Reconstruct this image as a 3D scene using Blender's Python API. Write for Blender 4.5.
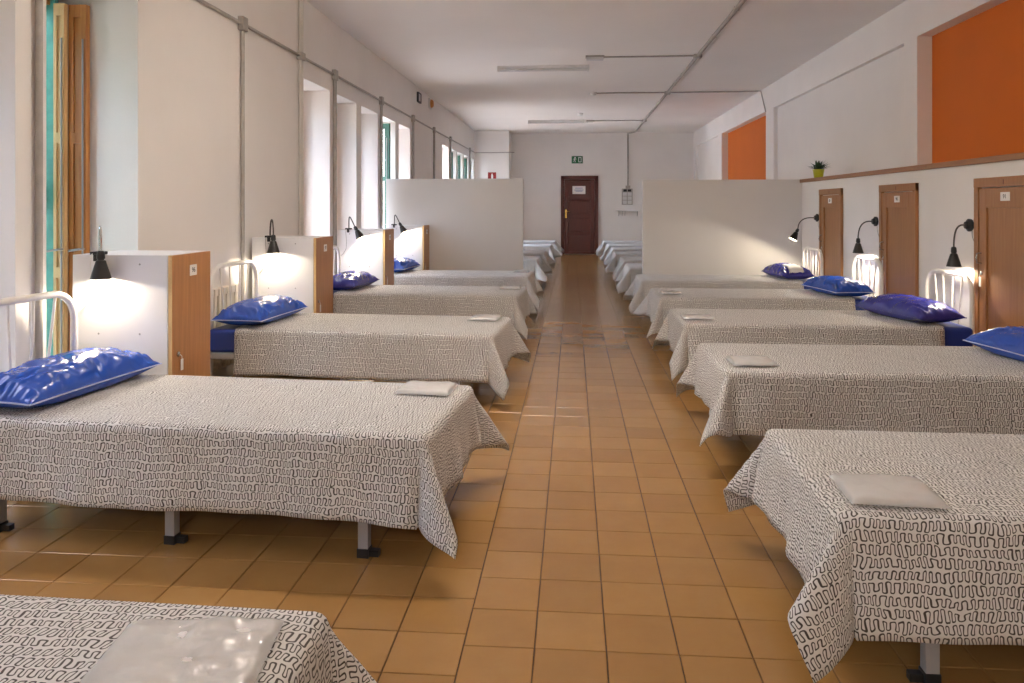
import bpy, bmesh, math, random
from mathutils import Vector, Matrix, noise
rnd = random.Random(7)
PI = math.pi
scene = bpy.context.scene
C = scene.collection
for o in list(bpy.data.objects):
    bpy.data.objects.remove(o)

# ------------------------------------------------------------------ camera
F, H, U0, V0 = 770.0, 1.24, 512.0, 207.0
TH = math.atan(61 / F)
cam_d = bpy.data.cameras.new('camera')
cam = bpy.data.objects.new('camera', cam_d)
C.objects.link(cam)
cam.location = (0, 0, H)
cam.rotation_euler = (PI / 2, 0, TH)
cam_d.sensor_width = 36
cam_d.lens = F / 1024 * 36
cam_d.shift_y = -(341.5 - V0) / 1024
cam_d.clip_start = 0.05
cam_d.clip_end = 300
scene.camera = cam
scene.view_settings.view_transform = 'Standard'
scene.view_settings.look = 'None'
scene.view_settings.gamma = 1
scene.view_settings.use_curve_mapping = False
scene.view_settings.exposure = 0.68
scene.cycles.max_bounces = 12
scene.cycles.diffuse_bounces = 8
scene.cycles.transparent_max_bounces = 12

# ------------------------------------------------------------------ sky and sun
w = bpy.data.worlds.new('sky')
scene.world = w
w.use_nodes = True
nt = w.node_tree
bg = nt.nodes['Background']
sky = nt.nodes.new('ShaderNodeTexSky')
sky.sky_type = 'NISHITA'
sky.sun_disc = False
sky.sun_elevation = math.radians(70)
sky.sun_rotation = math.radians(235)
sky.air_density = 1.0
sky.dust_density = 3.0
nt.links.new(sky.outputs[0], bg.inputs[0])
bg.inputs[1].default_value = 2.0
sun_d = bpy.data.lights.new('sun', 'SUN')
sun_d.energy = 2.5
sun_d.angle = 0.01
sun_d.color = (1, 0.93, 0.82)
sun = bpy.data.objects.new('sun', sun_d)
C.objects.link(sun)
sun.rotation_euler = Vector((0.22, 0.04, -1.0)).to_track_quat('-Z', 'Y').to_euler()
sun.location = (-10, -8, 20)

# ------------------------------------------------------------------ materials
def nodes_of(m):
    m.use_nodes = True
    t = m.node_tree
    return t, t.nodes, t.links, t.nodes['Principled BSDF']

def mat(name, col, rough=0.6, metal=0.0, var=0.06, scale=6.0, bump=0.0, bscale=60.0, spec=0.5,
        emit=None, estr=0.0, stretch=None, coat=0.0):
    m = bpy.data.materials.new(name)
    t, N, L, P = nodes_of(m)
    P.inputs['Roughness'].default_value = rough
    P.inputs['Metallic'].default_value = metal
    P.inputs['Specular IOR Level'].default_value = spec
    P.inputs['Coat Weight'].default_value = coat
    tc = N.new('ShaderNodeTexCoord')
    mp = N.new('ShaderNodeMapping')
    L.new(tc.outputs['Object'], mp.inputs[0])
    if stretch:
        mp.inputs['Scale'].default_value = stretch
    nz = N.new('ShaderNodeTexNoise')
    nz.inputs['Scale'].default_value = scale
    nz.inputs['Detail'].default_value = 5
    L.new(mp.outputs[0], nz.inputs['Vector'])
    rp = N.new('ShaderNodeValToRGB')
    lo = [max(0, c * (1 - var)) for c in col]
    hi = [min(1, c * (1 + var)) for c in col]
    rp.color_ramp.elements[0].color = (*lo, 1)
    rp.color_ramp.elements[1].color = (*hi, 1)
    rp.color_ramp.elements[0].position = 0.3
    rp.color_ramp.elements[1].position = 0.7
    L.new(nz.outputs[0], rp.inputs[0])
    L.new(rp.outputs[0], P.inputs['Base Color'])
    if bump:
        nb = N.new('ShaderNodeTexNoise')
        nb.inputs['Scale'].default_value = bscale
        nb.inputs['Detail'].default_value = 4
        L.new(mp.outputs[0], nb.inputs['Vector'])
        b = N.new('ShaderNodeBump')
        b.inputs['Strength'].default_value = bump
        b.inputs['Distance'].default_value = 0.01
        L.new(nb.outputs[0], b.inputs['Height'])
        L.new(b.outputs[0], P.inputs['Normal'])
    if emit:
        P.inputs['Emission Color'].default_value = (*emit, 1)
        P.inputs['Emission Strength'].default_value = estr
    return m

def glass(name, tint=(0.95, 0.97, 0.96), rough=0.02, mix=0.05):
    m = bpy.data.materials.new(name)
    m.use_nodes = True
    t = m.node_tree
    N, L = t.nodes, t.links
    for n in list(N):
        N.remove(n)
    out = N.new('ShaderNodeOutputMaterial')
    tr = N.new('ShaderNodeBsdfTransparent')
    tr.inputs[0].default_value = (*tint, 1)
    gl = N.new('ShaderNodeBsdfGlossy')
    gl.inputs['Roughness'].default_value = rough
    lw_ = N.new('ShaderNodeLayerWeight')
    pw = N.new('ShaderNodeMath')
    pw.operation = 'POWER'
    L.new(lw_.outputs['Facing'], pw.inputs[0])
    pw.inputs[1].default_value = 5.0
    fr = N.new('ShaderNodeMath')
    fr.operation = 'MULTIPLY_ADD'
    L.new(pw.outputs[0], fr.inputs[0])
    fr.inputs[1].default_value = 0.6
    fr.inputs[2].default_value = mix
    mx = N.new('ShaderNodeMixShader')
    L.new(fr.outputs[0], mx.inputs[0])
    L.new(tr.outputs[0], mx.inputs[1])
    L.new(gl.outputs[0], mx.inputs[2])
    L.new(mx.outputs[0], out.inputs[0])
    return m

def film_mat():
    m = glass('plastic_film', (0.97, 0.97, 0.97), 0.13, 0.20)
    t = m.node_tree
    N, L = t.nodes, t.links
    out = [n for n in N if n.type == 'OUTPUT_MATERIAL'][0]
    mx = out.inputs[0].links[0].from_node
    gl = [n for n in N if n.type == 'BSDF_GLOSSY'][0]
    tc = N.new('ShaderNodeTexCoord')
    nz = N.new('ShaderNodeTexNoise')
    nz.inputs['Scale'].default_value = 22
    nz.inputs['Detail'].default_value = 3
    nz.inputs['Distortion'].default_value = 1.2
    L.new(tc.outputs['Object'], nz.inputs['Vector'])
    bp = N.new('ShaderNodeBump')
    bp.inputs['Strength'].default_value = 1.0
    bp.inputs['Distance'].default_value = 0.012
    L.new(nz.outputs[0], bp.inputs['Height'])
    L.new(bp.outputs[0], gl.inputs['Normal'])
    df = N.new('ShaderNodeBsdfDiffuse')
    df.inputs[0].default_value = (0.85, 0.84, 0.84, 1)
    m2 = N.new('ShaderNodeMixShader')
    m2.inputs[0].default_value = 0.28
    L.new(mx.outputs[0], m2.inputs[1])
    L.new(df.outputs[0], m2.inputs[2])
    L.new(m2.outputs[0], out.inputs[0])
    return m

def math_chain(N, L):
    def M(op, a, b=None, c=None):
        n = N.new('ShaderNodeMath')
        n.operation = op
        for i, v in enumerate((a, b, c)):
            if v is None:
                continue
            if isinstance(v, (int, float)):
                n.inputs[i].default_value = v
            else:
                L.new(v, n.inputs[i])
        return n.outputs[0]
    return M

def cloth_mat():
    m = bpy.data.materials.new('squiggle_print_cotton')
    t, N, L, P = nodes_of(m)
    M = math_chain(N, L)
    uvn = N.new('ShaderNodeUVMap')
    uvn.uv_map = 'UVMap'
    nw = N.new('ShaderNodeTexNoise')
    nw.inputs['Scale'].default_value = 13
    nw.inputs['Detail'].default_value = 1
    L.new(uvn.outputs[0], nw.inputs['Vector'])
    sp = N.new('ShaderNodeSeparateXYZ')
    L.new(uvn.outputs[0], sp.inputs[0])
    sc = N.new('ShaderNodeSeparateColor')
    L.new(nw.outputs['Color'], sc.inputs[0])
    lam, hp = 0.0190, 0.0305
    x = M('ADD', sp.outputs[0], M('MULTIPLY', M('SUBTRACT', sc.outputs[0], 0.5), 0.034))
    v = M('ADD', sp.outputs[1], M('MULTIPLY', M('SUBTRACT', sc.outputs[1], 0.5), 0.030))
    vh = M('DIVIDE', v, hp)
    row = M('FLOOR', vh)
    yl = M('MULTIPLY', M('SUBTRACT', M('SUBTRACT', vh, row), 0.5), hp)
    cb = N.new('ShaderNodeCombineXYZ')
    L.new(M('MULTIPLY', x, 42.0), cb.inputs[0])
    L.new(M('MULTIPLY', row, 7.31), cb.inputs[1])
    nr = N.new('ShaderNodeTexNoise')
    nr.inputs['Scale'].default_value = 1.0
    nr.inputs['Detail'].default_value = 1
    L.new(cb.outputs[0], nr.inputs['Vector'])
    sr = N.new('ShaderNodeSeparateColor')
    L.new(nr.outputs['Color'], sr.inputs[0])
    rr = lam / 4
    A = M('ADD', M('MULTIPLY', sr.outputs[1], 0.0135), 0.0046)
    A = M('MINIMUM', A, 0.0140)
    p = M('ADD', x, M('ADD', M('MULTIPLY', row, 0.0079), M('MULTIPLY', sr.outputs[0], 0.016)))
    ph = M('MULTIPLY', p, 2 * PI / lam)
    p2 = M('ADD', p, M('MULTIPLY', M('MULTIPLY', M('DIVIDE', yl, A), M('COSINE', ph)), 0.42 * lam / (2 * PI)))
    p2 = M('ADD', p2, M('MULTIPLY', M('LESS_THAN', yl, 0.0), lam / 2))
    xm = M('SUBTRACT', M('FLOORED_MODULO', M('ADD', p2, lam / 4), lam), lam / 2)
    yy = M('MAXIMUM', M('SUBTRACT', M('ABSOLUTE', yl), M('SUBTRACT', A, rr)), 0.0)
    d = M('ABSOLUTE', M('SUBTRACT', M('SQRT', M('ADD', M('MULTIPLY', xm, xm), M('MULTIPLY', yy, yy))), rr))
    mr = N.new('ShaderNodeMapRange')
    mr.interpolation_type = 'SMOOTHSTEP'
    mr.inputs['From Min'].default_value = 0.0012
    mr.inputs['From Max'].default_value = 0.0021
    L.new(d, mr.inputs['Value'])
    mx = N.new('ShaderNodeMix')
    mx.data_type = 'RGBA'
    L.new(mr.outputs[0], mx.inputs[0])
    mx.inputs[6].default_value = (0.060, 0.050, 0.045, 1)
    mx.inputs[7].default_value = (0.68, 0.665, 0.645, 1)
    L.new(mx.outputs[2], P.inputs['Base Color'])
    P.inputs['Roughness'].default_value = 0.85
    P.inputs['Specular IOR Level'].default_value = 0.25
    P.inputs['Sheen Weight'].default_value = 0.15
    nb = N.new('ShaderNodeTexNoise')
    nb.inputs['Scale'].default_value = 9
    nb.inputs['Detail'].default_value = 4
    L.new(uvn.outputs[0], nb.inputs['Vector'])
    b = N.new('ShaderNodeBump')
    b.inputs['Strength'].default_value = 0.35
    b.inputs['Distance'].default_value = 0.02
    L.new(nb.outputs[0], b.inputs['Height'])
    L.new(b.outputs[0], P.inputs['Normal'])
    return m

def tile_mat(name, island):
    m = bpy.data.materials.new(name)
    t, N, L, P = nodes_of(m)
    M = math_chain(N, L)
    if island:
        r = N.new('ShaderNodeNewGeometry').outputs['Random Per Island']
    else:
        r = N.new('ShaderNodeObjectInfo').outputs['Random']
    ge = N.new('ShaderNodeNewGeometry')
    n1 = N.new('ShaderNodeTexNoise')
    n1.inputs['Scale'].default_value = 7
    n1.inputs['Detail'].default_value = 6
    n1.inputs['Roughness'].default_value = 0.65
    L.new(ge.outputs['Position'], n1.inputs['Vector'])
    rp = N.new('ShaderNodeValToRGB')
    e = rp.color_ramp.elements
    e[0].position = 0.0
    e[0].color = (0.262, 0.134, 0.040, 1)
    e[1].position = 1.0
    e[1].color = (0.415, 0.230, 0.080, 1)
    k = e.new(0.5)
    k.color = (0.335, 0.178, 0.056, 1)
    f = M('ADD', M('ADD', M('MULTIPLY', r, 0.38), 0.08), M('MULTIPLY', n1.outputs[0], 0.48))
    L.new(f, rp.inputs[0])
    L.new(rp.outputs[0], P.inputs['Base Color'])
    n2 = N.new('ShaderNodeTexNoise')
    n2.inputs['Scale'].default_value = 3.0
    n2.inputs['Detail'].default_value = 5
    L.new(ge.outputs['Position'], n2.inputs['Vector'])
    L.new(M('ADD', M('MULTIPLY', n2.outputs[0], 0.08), 0.16), P.inputs['Roughness'])
    P.inputs['Specular IOR Level'].default_value = 0.5
    b = N.new('ShaderNodeBump')
    b.inputs['Strength'].default_value = 0.06
    b.inputs['Distance'].default_value = 0.01
    L.new(n1.outputs[0], b.inputs['Height'])
    L.new(b.outputs[0], P.inputs['Normal'])
    return m

def wood_mat(name, col, col2, rough=0.4, scale=(14, 14, 0.9)):
    m = bpy.data.materials.new(name)
    t, N, L, P = nodes_of(m)
    tc = N.new('ShaderNodeTexCoord')
    mp = N.new('ShaderNodeMapping')
    mp.inputs['Scale'].default_value = scale
    L.new(tc.outputs['Object'], mp.inputs[0])
    n = N.new('ShaderNodeTexNoise')
    n.inputs['Scale'].default_value = 3.5
    n.inputs['Detail'].default_value = 6
    n.inputs['Distortion'].default_value = 0.6
    L.new(mp.outputs[0], n.inputs['Vector'])
    rp = N.new('ShaderNodeValToRGB')
    rp.color_ramp.elements[0].position = 0.32
    rp.color_ramp.elements[0].color = (*col2, 1)
    rp.color_ramp.elements[1].position = 0.68
    rp.color_ramp.elements[1].color = (*col, 1)
    L.new(n.outputs[0], rp.inputs[0])
    L.new(rp.outputs[0], P.inputs['Base Color'])
    P.inputs['Roughness'].default_value = rough
    b = N.new('ShaderNodeBump')
    b.inputs['Strength'].default_value = 0.05
    L.new(n.outputs[0], b.inputs['Height'])
    L.new(b.outputs[0], P.inputs['Normal'])
    return m

MT = {}
MT['wall'] = mat('white_plaster', (0.80, 0.775, 0.75), 0.85, var=0.03, scale=1.3, bump=0.08, bscale=35)
MT['ceil'] = mat('ceiling_plaster', (0.85, 0.83, 0.81), 0.9, var=0.025, scale=0.8, bump=0.10, bscale=5)
MT['orange'] = mat('orange_paint', (0.62, 0.14, 0.002), 0.7, var=0.03, scale=2)
MT['jamb'] = mat('pale_plaster', (0.72, 0.70, 0.68), 0.8, var=0.02)
MT['grout'] = mat('dark_grout', (0.07, 0.035, 0.018), 0.9)
MT['tile'] = tile_mat('terracotta_tile', False)
MT['tile_far'] = tile_mat('terracotta_tiles', True)
MT['cloth'] = cloth_mat()
MT['part'] = mat('partition_board', (0.70, 0.68, 0.65), 0.6, var=0.015, scale=2)
MT['whitelam'] = mat('white_laminate', (0.78, 0.78, 0.79), 0.35, var=0.01)
MT['woodlam'] = wood_mat('beech_laminate', (0.46, 0.215, 0.075), (0.36, 0.155, 0.048), 0.35)
MT['woodedge'] = mat('pale_edge_band', (0.66, 0.44, 0.20), 0.5)
MT['closet'] = wood_mat('closet_wood', (0.36, 0.165, 0.060), (0.30, 0.130, 0.045), 0.38)
MT['ledge'] = wood_mat('ledge_wood', (0.34, 0.17, 0.085), (0.27, 0.125, 0.06), 0.55, (14, 0.9, 14))
MT['mahog'] = wood_mat('mahogany', (0.11, 0.018, 0.010), (0.07, 0.011, 0.007), 0.35)
MT['pine'] = wood_mat('honey_pine', (0.50, 0.22, 0.06), (0.38, 0.14, 0.035), 0.4)
MT['sunpine'] = wood_mat('sunlit_pine', (0.72, 0.50, 0.26), (0.62, 0.40, 0.18), 0.4)  # pine made paler to imitate sunlight falling on the casement
MT['teal'] = mat('teal_paint', (0.10, 0.35, 0.31), 0.6, var=0.15, scale=20)
MT['green'] = mat('green_paint', (0.014, 0.080, 0.052), 0.5, var=0.1)
MT['blue'] = mat('blue_vinyl', (0.012, 0.070, 0.42), 0.25, var=0.08, bump=0.15, bscale=14, spec=0.6)
MT['navy'] = mat('violet_blue_vinyl', (0.028, 0.030, 0.24), 0.26, var=0.08, bump=0.25, bscale=9, spec=0.6)
MT['bluemat'] = mat('blue_mattress_vinyl', (0.008, 0.030, 0.22), 0.4, var=0.06)
MT['piping'] = mat('pale_piping', (0.45, 0.52, 0.75), 0.35)
MT['steel'] = mat('grey_painted_steel', (0.36, 0.36, 0.37), 0.45, 0.2)
MT['whitetube'] = mat('white_enamel_tube', (0.80, 0.77, 0.72), 0.3, var=0.04, scale=30)
MT['black'] = mat('black_plastic', (0.012, 0.012, 0.013), 0.4)
MT['shade'] = mat('dark_lamp_metal', (0.022, 0.020, 0.018), 0.35, 0.3)
MT['shadein'] = mat('white_lamp_inside', (0.85, 0.83, 0.78), 0.5)
MT['chrome'] = mat('chrome', (0.6, 0.6, 0.6), 0.18, 1.0, var=0.02)
MT['brass'] = mat('brass', (0.70, 0.45, 0.13), 0.25, 1.0, var=0.02)
MT['bulb'] = mat('lit_bulb', (1, 0.9, 0.75), 0.5, emit=(1, 0.80, 0.52), estr=40)
MT['neck'] = mat('dark_gooseneck', (0.10, 0.09, 0.085), 0.3, 0.8)
MT['cable'] = mat('white_cable', (0.75, 0.74, 0.72), 0.5)
MT['dcable'] = mat('grey_cable', (0.3, 0.3, 0.3), 0.5)
MT['pipe'] = mat('grey_conduit', (0.40, 0.375, 0.345), 0.55, var=0.1, scale=15)
MT['paintpipe'] = mat('painted_conduit', (0.60, 0.57, 0.53), 0.6, var=0.05)
MT['linen'] = mat('white_linen', (0.76, 0.74, 0.73), 0.8, var=0.02, bump=0.3, bscale=25)
MT['paper'] = mat('white_paper', (0.80, 0.79, 0.77), 0.7, var=0.01)
MT['ink'] = mat('dark_ink', (0.03, 0.03, 0.035), 0.7)
MT['blueink'] = mat('blue_ink', (0.10, 0.16, 0.40), 0.7)
MT['signgreen'] = mat('sign_green', (0.012, 0.13, 0.045), 0.5, var=0.02)
MT['signwhite'] = mat('sign_white', (0.80, 0.82, 0.80), 0.5, var=0.01)
MT['signred'] = mat('sign_red', (0.28, 0.012, 0.010), 0.5, var=0.02)
MT['radiator'] = mat('cream_radiator', (0.72, 0.66, 0.55), 0.45)
MT['lampwhite'] = mat('white_fixture', (0.72, 0.71, 0.69), 0.5)
MT['diffuser'] = mat('diffuser_plastic', (0.66, 0.66, 0.66), 0.4)
MT['filltube'] = mat('fill_tube', (1, 1, 1), 0.5, emit=(1.0, 0.89, 0.77), estr=135)  # emission of the added fill fixtures
MT['pot'] = mat('lime_pot', (0.50, 0.52, 0.02), 0.45)
MT['leaf'] = mat('plant_leaf', (0.022, 0.055, 0.018), 0.5, var=0.4, scale=40)
MT['treeleaf'] = mat('tree_leaf', (0.10, 0.20, 0.05), 0.6, var=0.4, scale=3)
MT['bark'] = mat('bark', (0.10, 0.07, 0.05), 0.9, var=0.3, scale=20)
MT['soil'] = mat('soil', (0.03, 0.02, 0.015), 0.95)
MT['terrace'] = mat('terrace_paving', (0.52, 0.49, 0.45), 0.8, var=0.1, scale=3)
MT['alarm'] = mat('orange_alarm', (0.55, 0.22, 0.06), 0.4)
MT['glass'] = glass('window_glass')
MT['film'] = film_mat()

# ------------------------------------------------------------------ mesh helpers
class MB:
    def __init__(s):
        s.v, s.f = [], []
    def box(s, x0, x1, y0, y1, z0, z1):
        b = len(s.v)
        s.v += [(x0, y0, z0), (x1, y0, z0), (x1, y1, z0), (x0, y1, z0), (x0, y0, z1), (x1, y0, z1), (x1, y1, z1), (x0, y1, z1)]
        s.f += [tuple(b + i for i in q) for q in ((0, 3, 2, 1), (4, 5, 6, 7), (0, 1, 5, 4), (1, 2, 6, 5), (2, 3, 7, 6), (3, 0, 4, 7))]
        return s
    def tube(s, pts, r, seg=8, cap=True):
        pts = [Vector(p) for p in pts]
        n = len(pts)
        b = len(s.v)
        t0 = (pts[1] - pts[0]).normalized()
        up = Vector((0, 0, 1)) if abs(t0.z) < 0.9 else Vector((1, 0, 0))
        a = t0.cross(up).normalized()
        for i, p in enumerate(pts):
            if i == 0:
                t = pts[1] - p
            elif i == n - 1:
                t = p - pts[i - 1]
            else:
                t = (pts[i + 1] - p).normalized() + (p - pts[i - 1]).normalized()
            t.normalize()
            a = (a - t * a.dot(t)).normalized()
            c = t.cross(a)
            rr = r[i] if isinstance(r, (list, tuple)) else r
            for k in range(seg):
                q = 2 * PI * k / seg
                s.v.append(tuple(p + (a * math.cos(q) + c * math.sin(q)) * rr))
        for i in range(n - 1):
            for k in range(seg):
                k2 = (k + 1) % seg
                s.f.append((b + i * seg + k, b + (i + 1) * seg + k, b + (i + 1) * seg + k2, b + i * seg + k2))
        if cap:
            s.f.append(tuple(b + k for k in range(seg)))
            s.f.append(tuple(b + (n - 1) * seg + k for k in reversed(range(seg))))
        return s
    def lathe(s, prof, mtx=None, seg=24):
        mtx = mtx or Matrix()
        b = len(s.v)
        for r, z in prof:
            for k in range(seg):
                q = 2 * PI * k / seg
                s.v.append(tuple(mtx @ Vector((r * math.cos(q), r * math.sin(q), z))))
        for i in range(len(prof) - 1):
            for k in range(seg):
                k2 = (k + 1) % seg
                s.f.append((b + i * seg + k, b + i * seg + k2, b + (i + 1) * seg + k2, b + (i + 1) * seg + k))
        return s
    def quad(s, a, b_, c, d):
        b = len(s.v)
        s.v += [tuple(a), tuple(b_), tuple(c), tuple(d)]
        s.f.append((b, b + 1, b + 2, b + 3))
        return s
    def mesh(s, name, m, smooth=None):
        me = bpy.data.meshes.new(name)
        me.from_pydata(s.v, [], s.f)
        if m:
            me.materials.append(m)
        if smooth:
            for p in me.polygons:
                p.use_smooth = True
            me.set_sharp_from_angle(angle=math.radians(smooth))
        me.update()
        return me
    def build(s, name, m, parent=None, smooth=None, bevel=0, loc=None, rot=None):
        o = bpy.data.objects.new(name, s.mesh(name, m, smooth))
        C.objects.link(o)
        o.parent = parent
        if loc is not None:
            o.location = loc
        if rot is not None:
            o.rotation_euler = rot
        if bevel:
            md = o.modifiers.new('bevel', 'BEVEL')
            md.width = bevel
            md.segments = 2
            md.limit_method = 'ANGLE'
        return o

def tag(o, label, cat, group=None):
    o['label'] = label
    o['category'] = cat
    if group:
        o['group'] = group
    return o

def struct(o, label=None):
    o['kind'] = 'structure'
    if label:
        o['label'] = label
    return o

def empty(name, loc=(0, 0, 0), rz=0.0):
    o = bpy.data.objects.new(name, None)
    o.empty_display_size = 0.1
    C.objects.link(o)
    o.location = loc
    o.rotation_euler = (0, 0, rz)
    return o

def copy_tree(o, parent=None):
    c = o.copy()
    C.objects.link(c)
    c.parent = parent
    for ch in o.children:
        copy_tree(ch, c)
    return c

def text(name, body, size, m, parent, mtx):
    cu = bpy.data.curves.new(name, 'FONT')
    cu.body = body
    cu.size = size
    cu.align_x = 'CENTER'
    cu.align_y = 'CENTER'
    cu.extrude = 0.0004
    to = bpy.data.objects.new(name + '_tmp', cu)
    C.objects.link(to)
    dg = bpy.context.evaluated_depsgraph_get()
    me = bpy.data.meshes.new_from_object(to.evaluated_get(dg))
    bpy.data.objects.remove(to)
    me.transform(mtx)
    me.materials.clear()
    me.materials.append(m)
    o = bpy.data.objects.new(name, me)
    C.objects.link(o)
    o.parent = parent
    return o

def arc_pts(c, r, a0, a1, n, ax, ay):
    c, ax, ay = Vector(c), Vector(ax), Vector(ay)
    return [c + ax * (r * math.cos(a0 + (a1 - a0) * i / n)) + ay * (r * math.sin(a0 + (a1 - a0) * i / n)) for i in range(n + 1)]

def project(p):
    x, y, z = p
    xc = x * math.cos(TH) + y * math.sin(TH)
    zc = -x * math.sin(TH) + y * math.cos(TH)
    return U0 + F * xc / zc, V0 - F * (z - H) / zc, zc

# ------------------------------------------------------------------ room shell
XL, XR, YB, YF, ZC = -2.5, 3.12, -4.5, 20.3, 3.18
XO = -3.05                     # outer face of the left wall
XLOW = 2.73                    # face of the lower right wall
ZL = 1.57                      # ledge top
WZ0, WZ1 = 0.06, 2.44          # window opening
struct(MB().box(XO, XR + 0.5, YB - 0.3, YF + 0.3, -0.12, -0.006).build('floor', MT['grout']), 'ochre terracotta tile floor')
floor = bpy.data.objects['floor']
struct(MB().box(XO, XR + 0.5, YB - 0.3, YF + 0.3, ZC, ZC + 0.15).build('ceiling', MT['ceil']), 'white plaster ceiling')
struct(MB().box(XO, XR + 0.5, YF, YF + 0.25, -0.006, ZC).build('wall_far', MT['wall']), 'white far wall with the red door')
struct(MB().box(XO, XR + 0.5, YB - 0.25, YB, -0.006, ZC).build('wall_back', MT['wall']))

win = [(-1.42 - 0.98 * k, 0) for k in (1, 0)]
WY = [-3.38, -2.40, -1.42, -0.44, 0.54, 1.52, 2.50, 3.48, 6.99, 7.97, 8.945, 9.93, 10.92, 14.62, 15.6, 16.58, 17.56, 18.54]
WW = 0.775
b = MB()
b.box(XO, XL, YB, YF, -0.006, WZ0)
b.box(XO, XL, YB, YF, WZ1, ZC)
edges = [YB] + [e for y in WY for e in (y, y + WW)] + [YF]
for i in range(0, len(edges), 2):
    if edges[i + 1] - edges[i] > 0.01:
        b.box(XO, XL, edges[i], edges[i + 1], WZ0, WZ1)
struct(b.build('wall_left', MT['wall']), 'white wall with tall window recesses')

# right wall: bays framed by pilasters and a beam, two of them painted orange
b = MB()
bays = [(-3.6, 2.9, 0.06, 0), (3.3, 7.27, 0.13, 1), (7.55, 12.3, 0.06, 0), (12.78, 16.5, 0.13, 1), (16.9, 19.9, 0.06, 0)]
ZB = 2.79
b.box(XR, XR + 0.5, YB, YF, ZB, ZC)
b.box(XR, XR + 0.5, YB, YF, -0.006, ZL - 0.04)
e = [YB] + [q for y0, y1, d, c in bays for q in (y0, y1)] + [YF]
for i in range(0, len(e), 2):
    b.box(XR, XR + 0.5, e[i], e[i + 1], ZL - 0.04, ZB)
for y0, y1, d, c in bays:
    b.box(XR + d + (0.02 if c else 0), XR + 0.5, y0, y1, ZL - 0.04, ZB)
wr = struct(b.build('wall_right', MT['wall']), 'white wall with framed bays above the ledge')
for y0, y1, d, c in bays:
    if c:
        o = MB().box(XR + d, XR + d + 0.02, y0, y1, ZL - 0.04, ZB).build('orange_panel', MT['orange'], wr)
        o['label'] = 'orange painted bay'
lw = struct(MB().box(XLOW, XR, YB, YF, -0.006, ZL - 0.04).build('wall_low_right', MT['wall']), 'low white wall holding the closet doors')
struct(MB().box(XLOW - 0.025, XR + 0.05, YB, YF, ZL - 0.04, ZL).build('trim_1', MT['ledge'], bevel=0.004), 'brown wooden ledge on the low wall')
struct(MB().box(XL, -1.62, 19.45, YF, -0.006, ZC).build('wall_column', MT['wall']), 'square white corner column')
struct(MB().box(-1.62, -0.36, YF - 0.015, YF, 0, 0.09).box(0.70, XLOW, YF - 0.015, YF, 0, 0.09).build('baseboard_far', MT['ledge']))

# ------------------------------------------------------------------ beds layout (x foot, y centre, rotation, side)
BL, BW = 1.90, 0.80
TOP = 0.445
left = [(-0.49, 1.09, 1.2), (-0.475, 3.02, 4.0), (-0.475, 5.16, 3.4), (-0.48, 7.25, 3.0), (-0.50, 9.15, 1.2)]
right = [(0.69, 2.44, -0.3), (0.735, 4.19, 0.2), (0.755, 5.72, 0.0), (0.76, 7.24, 0.4), (0.74, 8.80, -0.5)]
left_far = [(-0.53, 12.0, 2.0), (-0.50, 13.75, 1.0), (-0.45, 16.1, 1.5), (-0.40, 17.9, 1.0)]
right_far = [(0.73, 10.55, 0), (0.76, 12.05, 0.5), (0.72, 13.5, 0), (0.75, 15.0, -0.5), (0.73, 16.4, 0), (0.70, 17.9, 0)]

# ------------------------------------------------------------------ floor tiles
TS = 0.2009
X0, Y0 = -0.309, 2.162
boxes = []
for (x, y, a) in left + left_far:
    boxes.append((x - BL, x, y - BW / 2, y + BW / 2))
for (x, y, a) in right + right_far:
    boxes.append((x, x + BL, y - BW / 2, y + BW / 2))
tiles = []
def blocked(px, py):
    for (a0, a1, c0, c1) in boxes:
        for i in range(1, 24):
            t = i / 24
            zz = H * (1 - t)
            if zz < 0.16 or zz > 0.45:
                continue
            if a0 < px * t < a1 and c0 < py * t < c1:
                return True
    return False
j0, j1 = int((YB - Y0) / TS) - 1, int((YF - Y0) / TS) + 1
for i in range(int((XL - X0) / TS) - 1, int((XLOW - X0) / TS) + 1):
    off = 0.0 if i >= 0 else 0.058
    for j in range(j0, j1 + 1):
        x0, x1 = X0 + i * TS, X0 + (i + 1) * TS
        y0, y1 = Y0 + off + j * TS, Y0 + off + (j + 1) * TS
        x0, x1, y0, y1 = max(x0, XL), min(x1, XLOW), max(y0, YB), min(y1, YF)
        if x1 - x0 < 0.02 or y1 - y0 < 0.02:
            continue
        cx, cy = (x0 + x1) / 2, (y0 + y1) / 2
        area = 0
        if cy > 0.8:
            u, v, z = project((cx, cy, 0))
            if -20 < u < 1044 and v < 700 and not blocked(cx, cy):
                area = 1 / z ** 3
        tiles.append((area, x0, x1, y0, y1))
tiles.sort(key=lambda t: -t[0])
GAP = 0.0016
full = None
rest = MB()
rf = random.Random(3)
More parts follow.
